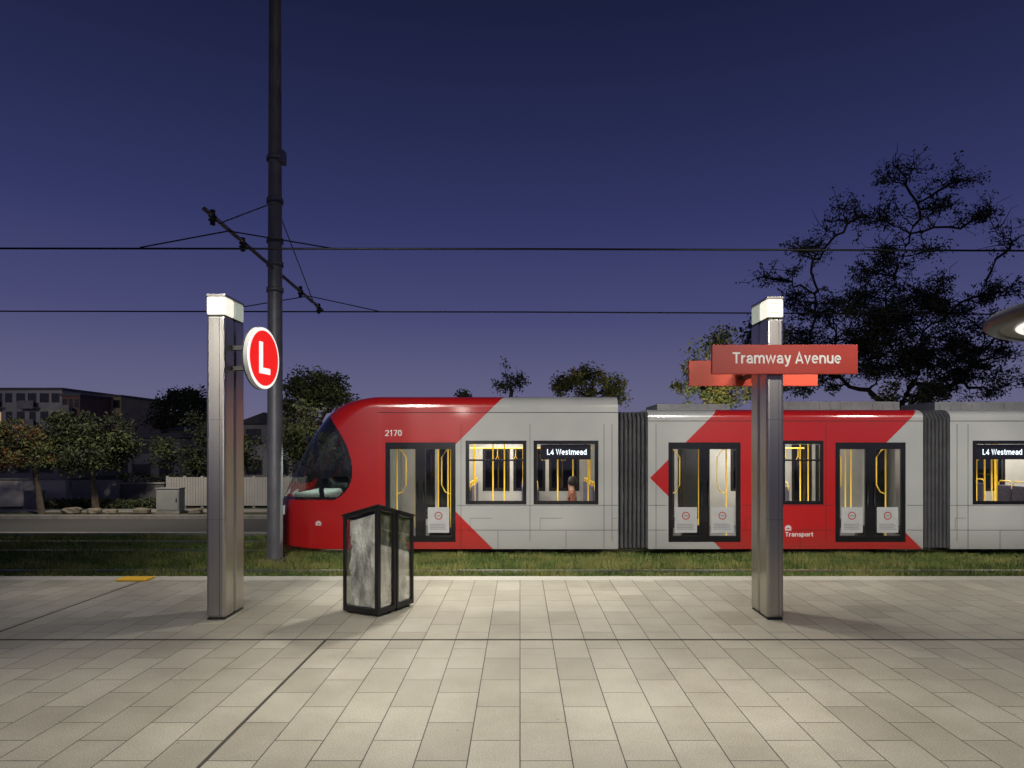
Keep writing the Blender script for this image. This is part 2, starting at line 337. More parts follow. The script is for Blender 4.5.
# ------------------------------------------------------------------ tram
TY = 14.4; TW = 2.65; TF = TY+TW
def X(px): return WX(px, TY)
def Z(py): return WZ(py, TY)
tram = thing('tram', 'red and pale grey articulated tram standing on the far grassed track', 'tram', (X(620), TY+TW/2, -.285))
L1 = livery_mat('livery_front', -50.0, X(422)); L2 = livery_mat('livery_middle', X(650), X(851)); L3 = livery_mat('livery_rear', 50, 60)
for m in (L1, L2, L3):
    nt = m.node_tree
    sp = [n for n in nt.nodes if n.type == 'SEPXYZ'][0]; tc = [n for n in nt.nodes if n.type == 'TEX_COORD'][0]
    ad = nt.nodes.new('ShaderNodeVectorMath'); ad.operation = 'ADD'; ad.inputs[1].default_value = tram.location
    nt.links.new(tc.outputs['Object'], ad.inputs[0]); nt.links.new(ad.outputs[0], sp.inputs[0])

def carriage(x0, x1, zs, zt, holes, far, mat, capl=True, capr=True):
    zb = Z(549); b = MB()
    b.panel(x0, x1, zb, zs, holes, TY, .07); b.panel(x0, x1, zb, zs, far, TF, -.07)
    prof = [(TY, zs)]
    for i in range(1, 9):
        q = i/8*math.pi/2; prof.append((TY+.32*(1-math.cos(q)), zs+(zt-zs)*math.sin(q)))
    prof += [(TF-(p[0]-TY), p[1]) for p in reversed(prof)]
    for i in range(len(prof)-1):
        (ya, za), (yb, zb2) = prof[i], prof[i+1]
        b.add([(x0, ya, za), (x1, ya, za), (x1, yb, zb2), (x0, yb, zb2)], [(0, 1, 2, 3)], 0, True)
    for x, c in ((x0, capl), (x1, capr)):
        if c:
            pl = [(x, TY, 2.3)]+[(x, y, z) for y, z in prof]+[(x, TF, 2.3)]
            b.add(pl, [tuple(range(len(pl)))])
            b.add([(x, TY, zb), (x, TY+.55, zb), (x, TY+.55, 2.3), (x, TY, 2.3)], [(0, 1, 2, 3)])
            b.add([(x, TF, zb), (x, TF-.55, zb), (x, TF-.55, 2.3), (x, TF, 2.3)], [(0, 1, 2, 3)])
    o = b.build('carriage_body', mat, tram)
    b = MB(); b.box(x0+.01, x1-.01, TY+.08, TF-.08, zb+.05, -.01); b.build('underframe', M['black_matte'], tram)
    b = MB(); b.box(x0+.01, x1-.01, TY+.08, TF-.08, -.005, .02); b.build('floor', M['floor_int'], tram)
    b = MB(); b.panel(x0, x1, .02, 2.33, far, TF-.075, 0); b.box(x0, x1, TY+.08, TF-.08, 2.30, 2.34)
    b.panel(x0, x1, .02, 2.3, [h for h in holes], TY+.075, 0)
    b.build('interior_lining', M['lining'], tram)
    for yy in (TY+.65, TF-.65):
        b = MB(); b.box(x0+.2, x1-.2, yy-.05, yy+.05, 2.27, 2.297); b.build('ceiling_light', M['striplight'], tram)
    return o
WIN = lambda a, c: (X(a), X(c), Z(503), Z(442))
DOR = lambda a, c: (X(a), X(c), Z(541), Z(443))
FWD = lambda a, c: (X(a), X(c), Z(530), Z(446))
FWN = lambda a, c: (X(a), X(c), Z(497), Z(450))
h1 = [DOR(386, 455), WIN(467, 525), WIN(535, 597)]
h2 = [DOR(669, 740), WIN(783, 822), DOR(836, 905)]
h3 = [WIN(974, 1036), DOR(1050, 1120), WIN(1130, 1190)]
f1 = [FWD(398, 418), FWD(426, 448), FWN(478, 506), FWN(514, 548), FWN(556, 588)]; f2 = [FWD(676, 700), FWD(708, 732), FWN(770, 796), FWN(802, 826), FWD(842, 862), FWD(870, 890)]; f3 = [FWN(976, 1000), FWN(1006, 1030), FWN(1040, 1090), FWN(1130, 1190)]
XJ = X(378)
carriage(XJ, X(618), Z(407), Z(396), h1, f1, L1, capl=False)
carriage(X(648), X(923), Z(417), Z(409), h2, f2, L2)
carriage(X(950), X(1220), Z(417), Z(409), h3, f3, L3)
b = MB(); b.box(XJ+.02, XJ+.06, TY+.08, TF-.08, 0, 2.3); b.build('cab_bulkhead', M['cab_in'], tram)
def seam(x0, x1, z0, z1, mat=None, name='panel_seam'):
    b = MB(); b.box(x0, x1, TY-.003, TY+.002, z0, z1); return b.build(name, mat or M['black_matte'], tram)
for a, c in ((457, 618), (648, 667), (742, 834), (907, 923), (950, 1220)):
    seam(X(a), X(c), Z(505.5), Z(505.1)); seam(X(a), X(c), Z(530.3), Z(529.9))
for a, c, y in ((378, 618, 412.5), (648, 923, 421), (950, 1220, 421)): seam(X(a), X(c), Z(y+.3), Z(y-.3))
for p in (461, 530, 604, 612, 656, 778, 826, 957, 968): seam(X(p)-.004, X(p)+.004, Z(541), Z(424))
for p in (461, 498, 566, 604, 656, 762, 800, 968, 1000): seam(X(p)-.004, X(p)+.004, Z(549), Z(530.5))
for p0, p1 in ((470, 492), (540, 562), (612, 617), (745, 760), (955, 966)):
    seam(X(p0), X(p1), Z(518.3), Z(518)); seam(X(p0), X(p0)+.006, Z(530), Z(518))

def window(h, led=False, far=False):
    x0, x1, z0, z1 = h
    if far:
        b = MB(); b.box(x0, x1, TF-.04, TF-.03, z0, z1); w = b.build('window_far_side', M['winglass'], tram)
        b = MB(); b.panel(x0-.04, x1+.04, z0-.04, z1+.04, [(x0+.03, x1-.03, z0+.03, z1-.03)], TF-.082, 0); b.build('frame', M['black'], w); return
    t = .045; b = MB(); holes = [(x0+t, x1-t, z0+t, z1-t)]
    if not led: holes = [(x0+t, x1-t, z0+t, z1-.40), (x0+t, x1-t, z1-.365, z1-t)]
    b.panel(x0-.03, x1+.03, z0-.03, z1+.03, holes, TY-.004, .05)
    w = b.build('window', M['black'], tram)
    b = MB(); b.quad((x0, TY+.03, z0), (x1, TY+.03, z0), (x1, TY+.03, z1), (x0, TY+.03, z1)); b.build('glass', M['winglass'], w)
    if led:
        b = MB(); b.box(x0+.12, x1-.12, TY+.12, TY+.17, z1-.37, z1-.05); b.build('display_box', M['black'], w)
        text('L4 Westmead', 'route_text', x0+.26, x0+1.10, z1-.27, z1-.15, TY+.115, M['led'], w, .16)
for h in (h1[1], h2[1]): window(h)
for h in (h1[2], h3[0]): window(h, led=True)
for h in f1+f2+f3: window(h, far=True)
window(h3[2])
def door(h, notices=(0, 1)):
    x0, x1, z0, z1 = h; t = .075; mid = (x0+x1)/2
    A = (x0+t, mid-.10, z0+.10, z1-.12); B = (mid+.10, x1-t, z0+.10, z1-.12)
    b = MB(); b.panel(x0-.012, x1+.012, z0-.02, z1+.012, [A, B], TY-.003, .06)
    d = b.build('door', M['black'], tram)
    for i, hh in enumerate((A, B)):
        a, c, e, f = hh
        b = MB(); b.quad((a, TY+.035, e), (c, TY+.035, e), (c, TY+.035, f), (a, TY+.035, f)); b.build('glass', M['winglass'], d)
        b = MB(); b.panel(a-.001, c+.001, e-.001, f+.001, [(a+.012, c-.012, e+.012, f-.012)], TY+.005, .02); b.build('leaf_edge', M['steel_dark'], d)
        if i in notices:
            s = MB(); u0, u1 = a+.05, c-.05; w0, w1 = z0+.17, z0+.17+.54
            s.box(u0, u1, TY+.028, TY+.031, w0, w1)
            cx = (u0+u1)/2; cz = w0+.36; n = 20; r = .085
            pl = [(cx+r*math.cos(2*math.pi*k/n), cz+r*math.sin(2*math.pi*k/n)) for k in range(n)]
            pi_ = [(cx+r*.75*math.cos(2*math.pi*k/n), cz+r*.75*math.sin(2*math.pi*k/n)) for k in range(n)]
            for k in range(n):
                k2 = (k+1) % n
                s.quad((pl[k][0], TY+.026, pl[k][1]), (pl[k2][0], TY+.026, pl[k2][1]), (pi_[k2][0], TY+.026, pi_[k2][1]), (pi_[k][0], TY+.026, pi_[k][1]), 1)
            s.box(cx-.04, cx+.04, TY+.025, TY+.027, cz-.012, cz+.012, 2)
            for q in range(4): s.box(u0+.05, u1-.05-.04*(q % 2), TY+.025, TY+.027, w0+.07+q*.035, w0+.085+q*.035, 2)
            s.build('notice', [M['notice'], M['sign_red'], M['greywall']], d)
        b = MB(); xx = (c+.03) if i == 0 else (a-.03)
        b.tube([(xx, TY-.03, z0+.75), (xx, TY-.03, z0+1.25)], .011, 8); b.build('handle', M['steel_dark'], d)
door(h1[0], (1,)); door(h2[0]); door(h2[2]); door(h3[1])
for a, c in ((618, 648), (923, 950)):
    b = MB(); x0, x1 = X(a)+.004, X(c)-.004; n = 7; pts = []
    for k in range(n*4+1):
        q = k/(n*4); pts.append((x0+(x1-x0)*q, .075*abs(math.cos(q*n*math.pi))**.8*2-.075))
    zt = Z(413); zb = Z(548)
    for i in range(len(pts)-1):
        (xa, da), (xb, db) = pts[i], pts[i+1]
        def ring(x, d):
            y0, y1 = TY+.09-d, TF-.09+d; zz = zt+d*.5
            return [(x, y0, zb), (x, y0, zz-.15), (x, y0+.15, zz), (x, y1-.15, zz), (x, y1, zz-.15), (x, y1, zb)]
        r1, r2 = ring(xa, da), ring(xb, db)
        b.add(r1+r2, [(k, k+1, 7+k, 6+k) for k in range(5)], 0, False)
    b.build('bellows', M['bellows'], tram)
for a, c, y, zt in ((785, 918, 401.5, .0), (664, 740, 404, 0), (955, 1090, 402, 0), (1110, 1200, 402, 0)):
    b = MB(); Yb = TY+.7; b.box(X(a), X(c), Yb, TF-.6, Z(412), WZ(y, Yb)); 
    for k in range(12): 
        q = X(a)+(X(c)-X(a))*(k+.5)/12; b.box(q-.02, q+.02, Yb-.01, Yb, Z(408)+.02, WZ(y, Yb)-.04)
    b.build('roof_unit', M['roofgrey'], tram, bevel=.02)
for p in (440, 560, 700, 880, 985):
    for yy in (TY+.45, TF-.45):
        b = MB(); b.tube([(X(p), yy-.06, 0), (X(p), yy+.06, 0)], .29, 24); b.build('wheel', M['steel_dark'], tram)
def pole(x, y, z0=.02, z1=2.3, r=.016):
    b = MB(); b.tube([(x, y, z0), (x, y, z1)], r, 8); b.build('grab_pole', M['pole'], tram)
for h in (h1[0], h2[0], h2[2], h3[1]):
    x0, x1 = h[0], h[1]
    for x in (x0+.14, x1-.14): pole(x, TY+.50)
    pole((x0+x1)/2+.22, TY+1.3); pole(x1-.35, TY+1.9); pole(x0+.30, TY+2.1)
    for sx, xx in ((1, x0+.14), (-1, x1-.14)):
        b = MB(); b.tube([(xx, TY+.50, .95), (xx+sx*.12, TY+.50, 1.0), (xx+sx*.20, TY+.50, 1.15), (xx+sx*.20, TY+.50, 1.75), (xx+sx*.1, TY+.50, 1.9), (xx, TY+.5, 1.95)], .013, 8); b.build('grab_pole', M['pole'], tram)
def seat(x, y, d):
    b = MB(); b.box(x-.22, x+.22, y-.21, y+.21, .42, .50); b.box(x-d*.22-.035, x-d*.22+.035, y-.21, y+.21, .46, 1.13)
    o = b.build('seat', M['seat'], tram, bevel=.025)
    b = MB(); b.box(x-.03, x+.03, y-.15, y+.15, .02, .42); b.build('seat_pedestal', M['steel_dark'], o)
    b = MB(); xx = x-d*.22; b.tube([(xx, y-.20, 1.05), (xx, y-.20, 1.17), (xx, y-.15, 1.22), (xx, y+.15, 1.22), (xx, y+.20, 1.17), (xx, y+.20, 1.05)], .013, 8); b.build('grab_handle', M['pole'], o)
for h in (h1[1], h1[2], h2[1], h3[0], h3[2]):
    x0, x1 = h[0], h[1]; xs = [x0+.28, x1-.25] if x1-x0 > 1 else [(x0+x1)/2]
    for i, x in enumerate(xs):
        for y in (TY+.42, TY+.88, TF-.42, TF-.88): seat(x, y, 1 if i == 0 else -1)
        pole(x-(.22 if i == 0 else -.22), TY+1.15); pole(x-(.22 if i == 0 else -.22), TF-1.1); pole(x+(.24 if i == 0 else -.20), TY+.70, .5)
    b = MB(); b.tube([(x0, TY+.9, 1.95), (x1, TY+.9, 1.95)], .013, 8); b.build('ceiling_rail', M['pole'], tram)
    for q in range(3):
        xx = x0+(x1-x0)*(q+.5)/3; b = MB(); b.tube([(xx, TY+.9, 1.94), (xx, TY+.9, 1.78), (xx-.05, TY+.9, 1.68), (xx+.05, TY+.9, 1.68), (xx, TY+.9, 1.78)], .009, 6); b.build('hanging_strap', M['pole'], tram)
# nose loft
XT = -5.46
prof = [(-5.46, .36), (-5.43, .48), (-5.35, .66), (-5.25, .86), (-5.13, 1.12), (-5.00, 1.42), (-4.83, 1.78), (-4.62, 2.14), (-4.38, 2.46), (-4.12, 2.72), (-3.82, 2.90), (-3.45, 3.00), (XJ, Z(396))]
def cr_prof(P, x):
    if x <= P[0][0]: return P[0][1]
    for i in range(len(P)-1):
        if x <= P[i+1][0]:
            (xa, a), (xb, c) = P[i], P[i+1]; h = xb-xa
            def sl(j):
                if j <= 0: return (P[1][1]-P[0][1])/(P[1][0]-P[0][0])
                if j >= len(P)-1: return 0.0
                return (P[j+1][1]-P[j-1][1])/(P[j+1][0]-P[j-1][0])
            t = (x-xa)/h; return (2*t**3-3*t**2+1)*a+(t**3-2*t*t+t)*h*sl(i)+(-2*t**3+3*t*t)*c+(t**3-t*t)*h*sl(i+1)
    return P[-1][1]
bot = [(-5.46, .18), (-5.43, .06), (-5.36, -.03), (-5.2, -.08), (-4.8, -.13), (-4.2, Z(549)), (XJ, Z(549))]
YC = TY+TW/2; NX = 200; rows = []
def sstep(q): q = max(0, min(1, q)); return q*q*(3-2*q)
for i in range(NX+1):
    u = (i/NX)**1.6; x = XT+(XJ-XT)*u
    w = .58+(TW/2-.58)*(1-(1-u)**3.0)**(1/3.0); zt = cr_prof(prof, x); zb = cr_prof(bot, x)
    g = 1-sstep(u/.94)
    ry = .32+(w*.80-.32)*g; rt0 = Z(396)-Z(407); rt = rt0+((zt-zb)*.62-rt0)*g
    r = []
    for k in range(80): r.append((-w, zb+(zt-rt-zb)*k/80))
    for k in range(60):
        q = k/60*math.pi/2; r.append((-w+ry*(1-math.cos(q)), zt-rt+rt*math.sin(q)))
    for k in range(10): r.append((-(w-ry)*(1-k/10), zt))
    r.append((0, zt)); r = r+[(-a, c) for a, c in reversed(r[:-1])]
    rows.append([(x, YC+a, c) for a, c in r])
nr = len(rows[0]); cab = MB(); gl = MB(); sw = MB(); bd = MB(); hl = MB(); lo = MB()
for mb in (cab, gl, sw, bd, hl, lo): mb.v = [p for r in rows for p in r]
def edge_x(z):
    if z > 1.45: return -3.54-.46*((z-1.45)/1.1)**2.0
    return -3.54-.38*((1.45-z)/.6)**2.6
for i in range(NX):
    for k in range(nr-1):
        f = (i*nr+k, (i+1)*nr+k, (i+1)*nr+k+1, i*nr+k+1)
        c = (Vector(cab.v[f[0]])+Vector(cab.v[f[2]]))/2
        z, x, dy = c.z, c.x, abs(c.y-YC)
        e = edge_x(z); zlo = .86
        pil = -4.26-.16*(z-1.45)
        if z > zlo and z < 2.66 and x < e:
            inner = z > zlo+.06 and z < 2.52 and x < e-.05
            if not inner or (abs(x-pil) < .055 and dy > .7): t = bd
            elif x > pil and dy > .7: t = sw if z < 2.3 else bd
            else: t = gl
        elif .54 < z < .64+(x+5.4)*.25 and x < -5.02 and dy > .68: t = hl
        elif z < -.02: t = lo
        else: t = cab
        t.f.append(f); t.m.append(0); t.sm.append(True)
fr = [cab.v[k] for k in range(nr)]; cab.add(fr, [tuple(range(nr))])
cabo = cab.build('cab', M['red'], tram); gl.build('windscreen', M['cabglass'], cabo); sw.build('side_window', M['cabglass'], cabo); bd.build('windscreen_border', M['cabborder'], cabo); hl.build('headlight', M['headlight'], cabo); lo.build('bumper', M['red'], cabo)
b = MB(); b.box(-4.95, -4.3, TY+.45, TF-.45, .3, .98); b.build('driver_desk', M['cab_in'], tram, bevel=.08)
b = MB(); b.box(-3.95, -3.5, TY+.95, TF-.95, .45, .58); b.box(-3.62, -3.5, TY+.95, TF-.95, .55, 1.45); b.build('driver_seat', M['black_matte'], tram, bevel=.05)
b = MB(); b.tube([(-4.3, TY+.12, 2.30), (-4.42, TY-.02, 2.33), (-4.47, TY-.04, 2.2)], .018, 8); b.box(-4.50, -4.43, TY-.08, TY-.0, 2.08, 2.22); b.build('mirror', M['black'], cabo)
text('2170', 'fleet_number', X(385), X(402), Z(436), Z(430), TY-.006, M['letter'], tram)
def emblem(cx, cz, r, y=TY-.006):
    s = MB()
    for k in range(7):
        a = math.pi*(.05+.9*k/6); c, d = math.cos(a), math.sin(a)
        s.add([(cx+c*r*.15, y, cz+d*r*.15), (cx+c*r*.6-d*r*.13, y, cz+d*r*.6+c*r*.13), (cx+c*r, y, cz+d*r), (cx+c*r*.6+d*r*.13, y, cz+d*r*.6-c*r*.13)], [(0, 1, 2, 3)])
    s.box(cx-r*.8, cx+r*.8, y, y+.002, cz-r*.45, cz-r*.2); s.build('emblem', M['letter'], tram)
emblem(X(788), Z(528.5), .085); text('Transport', 'operator_name', X(785), X(813), Z(536.5), Z(532), TY-.006, M['letter'], tram)
ex_ = -4.25; row = min(rows, key=lambda r: abs(r[0][0]-ex_)); emblem(ex_, .36, .075, row[0][1]-.035)
# passenger
pr = thing('person', 'passenger seated inside the tram behind the window with the lit route display', 'person', (1.12, TY+.42, .52))
bmv = [(0, 0, 0), (0.02, 0, .26), (.02, 0, .46), (0, 0, .58), (-.02, 0, .70), (0.02, .19, .44), (0, .24, .18), (-.2, .18, .08), (0.02, -.19, .44), (0, -.24, .18), (-.2, -.18, .08), (-.4, .1, 0), (-.42, .1, -.42), (-.52, .1, -.45), (-.4, -.1, 0), (-.42, -.1, -.42), (-.52, -.1, -.45)]
bme = [(0, 1), (1, 2), (2, 3), (3, 4), (2, 5), (5, 6), (6, 7), (2, 8), (8, 9), (9, 10), (0, 11), (11, 12), (12, 13), (0, 14), (14, 15), (15, 16)]
rad = [.15, .14, .13, .055, .10, .07, .05, .035, .07, .05, .035, .08, .05, .04, .08, .05, .04]
me = bpy.data.meshes.new('body'); me.from_pydata(bmv, bme, []); tmp = bpy.data.objects.new('tmpb', me); COL.objects.link(tmp)
sk = tmp.modifiers.new('s', 'SKIN'); sv = me.skin_vertices[0].data
for i, r in enumerate(rad): sv[i].radius = (r, r)
sv[0].use_root = True; tmp.modifiers.new('ss', 'SUBSURF').levels = 2
dg = bpy.context.evaluated_depsgraph_get(); me2 = bpy.data.meshes.new_from_object(tmp.evaluated_get(dg)); bpy.data.objects.remove(tmp)
me2.materials.clear(); me2.materials.append(M['shirt']); me2.materials.append(M['skin'])
for p in me2.polygons: p.use_smooth = True; p.material_index = 1 if p.center.z > .53 else 0
bo = bpy.data.objects.new('body', me2); COL.objects.link(bo); bo.parent = pr
b = MB(); b.lathe([(.001, .83), (.05, .82), (.09, .78), (.105, .72), (.10, .66), (.085, .62)], .02, 0, 16); hr = b.build('hair', M['hair']); hr.parent = pr

# ------------------------------------------------------------------ steel columns
def column(label, x0, x1, y0=7.85, y1=8.40, zt=3.75):
    t = thing('steel_column', label, 'column', ((x0+x1)/2, (y0+y1)/2, 0), 'brushed steel columns with lit tops')
    ym = (y0+y1)/2; LH = .25
    b = MB(); b.box(x0+.008, x1-.008, y0+.008, y1-.008, .0, .02); b.build('base', M['steel_dark'], t, bevel=.004)
    b = MB(); b.box(x0, x1, y0, ym-.014, .02, zt-LH); b.build('front_casing', M['steel'], t, bevel=.03)
    b = MB(); b.box(x0, x1, ym+.014, y1, .02, zt-LH); b.build('rear_casing', M['steel'], t, bevel=.03)
    b = MB(); b.box(x0+.03, x1-.03, ym-.014, ym+.014, .02, zt-LH); b.build('shadow_gap', M['steel_dark'], t)
    b = MB(); xx = x0+(x1-x0)*.70; b.box(xx-.0025, xx+.0025, y0-.0012, y0+.002, .05, zt-LH-.01)
    b.box(x0+.03, x1-.03, y0-.0012, y0+.002, .045, .049)
    b.build('groove', M['steel_dark'], t)
    b = MB(); b.box(x0+.010, x1-.010, y0+.010, y1-.010, zt-LH, zt-LH+.012); b.build('collar', M['steel_dark'], t)
    b = MB(); b.box(x0+.003, x1-.003, y0+.003, ym-.014, zt-LH+.012, zt-.03); ln = b.build('lantern', M['lantern'], t, bevel=.02)
    b = MB(); b.box(x0+.003, x1-.003, ym+.014, y1-.003, zt-LH+.012, zt-.03); b.build('rear_lantern', M['lantern_dim'], t, bevel=.02)
    b = MB(); b.box(x0+.02, x1-.02, ym-.010, ym+.010, zt-LH+.012, zt-.03); b.build('lantern_mullion', M['steel_dark'], ln)
    b = MB()
    for q in range(1, 4): z = zt-LH+.012+q*(LH-.042)/4; b.box(x0+.02, x1-.02, y0+.0015, y0+.004, z-.0025, z+.0025)
    b.build('louvre', M['steel'], ln)
    b = MB(); b.box(x0, x1, y0, y1, zt-.03, zt); b.build('cap', M['steel'], t, bevel=.005)
    for z in (1.15, 2.3):
        b = MB(); b.box(x0-.0008, x1+.0008, y0-.0008, y0+.02, z, z+.003); b.build('seam', M['steel_dark'], t)
    return t
colL = column('brushed steel column carrying the round red L sign', WX(206, 7.85), WX(206, 7.85)+.22)
xr = WX(784, 7.85); colR = column('brushed steel column carrying the red station name boards', xr-.195, xr, zt=3.72)
a = math.radians(8); U = Vector((math.sin(a), math.cos(a), 0)); V = Vector((0, 0, 1)); Nn = Vector((math.cos(a), -math.sin(a), 0)); C = Vector((-3.02, 8.06, 3.035)); RR = .365
t = thing('round_sign', 'round red sign with a white letter L on the left steel column', 'sign', C)
circ = lambda r, n=64: [(r*math.cos(2*math.pi*k/n), r*math.sin(2*math.pi*k/n)) for k in range(n)]
b = MB(); b.prism(circ(RR), C-Nn*.055, U, V, Nn, .05); b.build('rim', M['disc_rim'], t)
b = MB(); b.prism(circ(RR*.985), C-Nn*.004, U, V, Nn, .005); b.build('border', M['disc_white'], t)
b = MB(); b.prism(circ(RR*.89), C+Nn*.002, U, V, Nn, .005); f_ = b.build('face', M['disc_red'], t)
b = MB(); L_ = [(-.125, .185), (-.045, .185), (-.045, -.115), (.125, -.115), (.125, -.185), (-.125, -.185)]
b.prism(L_, C+Nn*.008, U, V, Nn, .004); b.build('letter', M['disc_white'], f_)
b = MB(); b.prism(circ(RR*1.01), C-Nn*.068, U, V, Nn, .012); b.build('back_plate', M['steel_dark'], t)
b = MB(); 
for dz in (-.12, .12): b.box(colL.location.x+.112, -3.08, 8.02, 8.10, 3.035+dz-.025, 3.035+dz+.025)
b.build('bracket', M['steel_dark'], t)
def board(label, x0, x1, z0, z1, y, th, mat, txt, bys):
    t = thing('name_board', label, 'sign', ((x0+x1)/2, y, z0))
    b = MB(); b.box(x0, x1, y, y+th, z0, z1); b.build('panel', mat, t, bevel=.006)
    if txt: text('Tramway Avenue', 'lettering', WX(732.5, y), WX(841, y), WZ(363.5, y), WZ(352.3, y), y-.004, M['letter'], t, .155)
    b = MB()
    for zz in (z0+.08, z1-.12): b.box(xr-.15, xr-.05, bys[0], bys[1], zz, zz+.04)
    b.build('bracket', M['steel_dark'], t)
board('red station name board reading Tramway Avenue on the near side of the right column', WX(712, 7.72), WX(858, 7.72), WZ(374, 7.72), WZ(344.5, 7.72), 7.72, .05, M['sign_red'], True, (7.772, 7.848))
board('blank backed red name board behind the right column, painted brighter as if lit', WX(689, 9.0), WX(818, 9.0), WZ(386, 9.0), WZ(360.5, 9.0), 9.0, .05, M['sign_painted_lit'], False, (8.402, 8.998))

# ------------------------------------------------------------------ bin
P0 = Vector((-1.65, 7.94, 0)); ex = Vector((-.47, .24, 0)).normalized(); ey = Vector((.33, .54, 0)); ey = (ey-ex*ey.dot(ex)).normalized()
bl = .53; br_ = .70
t = thing('litter_bin', 'black framed double litter bin with clear panels beside the left column', 'litter bin', P0)
def ZT(u, v): return 1.31-.27*u-.26*v
def LP(u, v, z): return P0+ex*u+ey*v+Vector((0, 0, z))
def lb(s, u0, u1, v0, v1, z0, z1, mi=0):
    vs = []
    for top in (False, True):
        for v in (v0, v1):
            for u in (u0, u1):
                z = (z0 if not isinstance(z0, tuple) else ZT(u, v)+z0[0]) if not top else (z1 if not isinstance(z1, tuple) else ZT(u, v)+z1[0])
                vs.append(LP(u, v, z))
    s.add(vs, [(0, 2, 3, 1), (4, 5, 7, 6), (0, 1, 5, 4), (2, 6, 7, 3), (0, 4, 6, 2), (1, 3, 7, 5)], mi)
for hi, (v0, v1) in enumerate(((0, br_/2-.008), (br_/2+.008, br_))):
    s = MB(); pw = .034; lb(s, 0, bl, v0, v1, .03, .09)
    for u in (0, bl-pw):
        for v in (v0, v1-pw):
            w_ = pw*(1.5 if (u == 0 and v == 0) else 1)
            lb(s, u, u+w_, v, v+w_, .09, (-.04,))
    lb(s, 0, bl, v0, v0+pw, (-.04,), (-.012,)); lb(s, 0, bl, v1-pw, v1, (-.04,), (-.012,)); lb(s, 0, pw, v0+pw, v1-pw, (-.04,), (-.012,)); lb(s, bl-pw, bl, v0+pw, v1-pw, (-.04,), (-.012,))
    for u in (.03, bl-.07): lb(s, u, u+.04, v0+.05, v0+.09, 0, .03); lb(s, u, u+.04, v1-.09, v1-.05, 0, .03)
    s.build('frame', M['binframe'], t, bevel=.003)
    s = MB(); o0 = .012 if v0 < .1 else 0; o1 = .012 if v1 > .5 else 0
    lb(s, -.012, bl+.012, v0-o0, v1+o1, (-.010,), (.012,)); s.build('lid', M['binframe'], t, bevel=.004)
    for q in ((pw+.002, bl-pw-.002, v0+.026, v0+.031), (pw+.002, bl-pw-.002, v1-.031, v1-.026), (.026, .031, v0+pw+.008, v1-pw-.008), (bl-.031, bl-.026, v0+pw+.008, v1-pw-.008)):
        s = MB(); lb(s, *q, .092, (-.042,)); s.build('clear_panel', M['binglass'], t)
    s = MB(); n = 60; m_ = 44; vs = []; fs = []; cu, cv = bl/2, (v0+v1)/2; hu, hv = bl/2-.045, (v1-v0)/2-.045
    for j in range(m_+1):
        for k in range(n):
            q = 2*math.pi*k/n; c_, s_ = math.cos(q), math.sin(q); mm = max(abs(c_), abs(s_))
            u_, v_ = cu+hu*c_/mm, cv+hv*s_/mm; z = .095+(ZT(u_, v_)-.17)*j/m_
            r = 1+.13*noise.noise(Vector((c_*3+v0*20, s_*3, z*3.5)))+.13*noise.noise(Vector((c_*11+v0*20, s_*11, z*13)))+.07*noise.noise(Vector((c_*24+v0*20, s_*24, z*30)))-.06
            r = min(r, 1.04)
            vs.append(LP(cu+hu*c_/mm*r*.97, cv+hv*s_/mm*r*.97, z))
    for j in range(m_):
        for k in range(n): fs.append((j*n+k, j*n+(k+1) % n, (j+1)*n+(k+1) % n, (j+1)*n+k))
    s.add(vs, fs, 0, False); s.build('liner_bag', M['bag'], t)

# ------------------------------------------------------------------ mast and wires
MY = 13.8; MX = WX(275, MY)
t = thing('overhead_line_mast', 'tall dark tapering mast standing between the two tracks', 'mast', (MX, MY, GZ))
b = MB(); b.tube([(MX, MY, GZ+.04), (MX, MY, 4), (MX, MY, 11.8)], [.155, .145, .115], 24); p_ = b.build('pole', M['mast'], t)
b = MB(); b.box(MX-.24, MX+.24, MY-.24, MY+.24, GZ, GZ+.05)
for dx in (-.19, .19):
    for dy in (-.19, .19): b.tube([(MX+dx, MY+dy, GZ+.05), (MX+dx, MY+dy, GZ+.11)], .022, 6)
b.build('base_plate', M['mast'], t)
for z in (5.1, 5.62, 6.1, 6.9, 7.75):
    b = MB(); b.tube([(MX, MY, z), (MX, MY, z+.09)], .165, 24); b.build('clamp', M['mast'], t)
b = MB(); b.box(MX+.12, MX+.2, MY-.1, MY+.1, 7.7, 7.95); b.build('insulator_box', M['mast'], t)
b = MB(); b.tube([(MX, 10.7, 5.72), (MX, 17.1, 5.40)], .035, 10)
b.tube([(MX, 11.3, 5.69), (MX, 13.75, 6.9)], .012, 6); b.tube([(MX, 16.4, 5.43), (MX, 13.85, 6.9)], .012, 6)
b.build('cross_arm', M['mast'], t)
for y, z in ((11.0, 5.70), (12.2, 5.62), (15.4, 5.5), (16.8, 5.4)):
    b = MB(); b.tube([(MX, y, z-.14), (MX, y, z+.1)], [.04, .04], 10)
    b.tube([(MX, y, z-.07), (MX, y, z-.05)], .065, 12); b.tube([(MX, y, z-.01), (MX, y, z+.01)], .065, 12); b.build('insulator', M['black_matte'], t)
def wire(label, y, zl, zm, zr, sag):
    b = MB(); pts = []
    for i in range(61):
        x = -30+i; pts.append((x, y, zm+(zr-zm)*(x/15 if x > 0 else 0)+(zl-zm)*(-x/15 if x < 0 else 0)-sag*math.cos(x*.1)))
    b.tube(pts, .017, 6); tag(b.build('contact_wire', M['wire']), label, 'overhead wire')
wire('upper overhead wire running above the near track', 11.6, WZ(248, 11.6), WZ(249, 11.6), WZ(252, 11.6), 0)
wire('lower overhead wire running above the far track', 16.0, WZ(311, 16), WZ(312, 16), WZ(315, 16), 0)
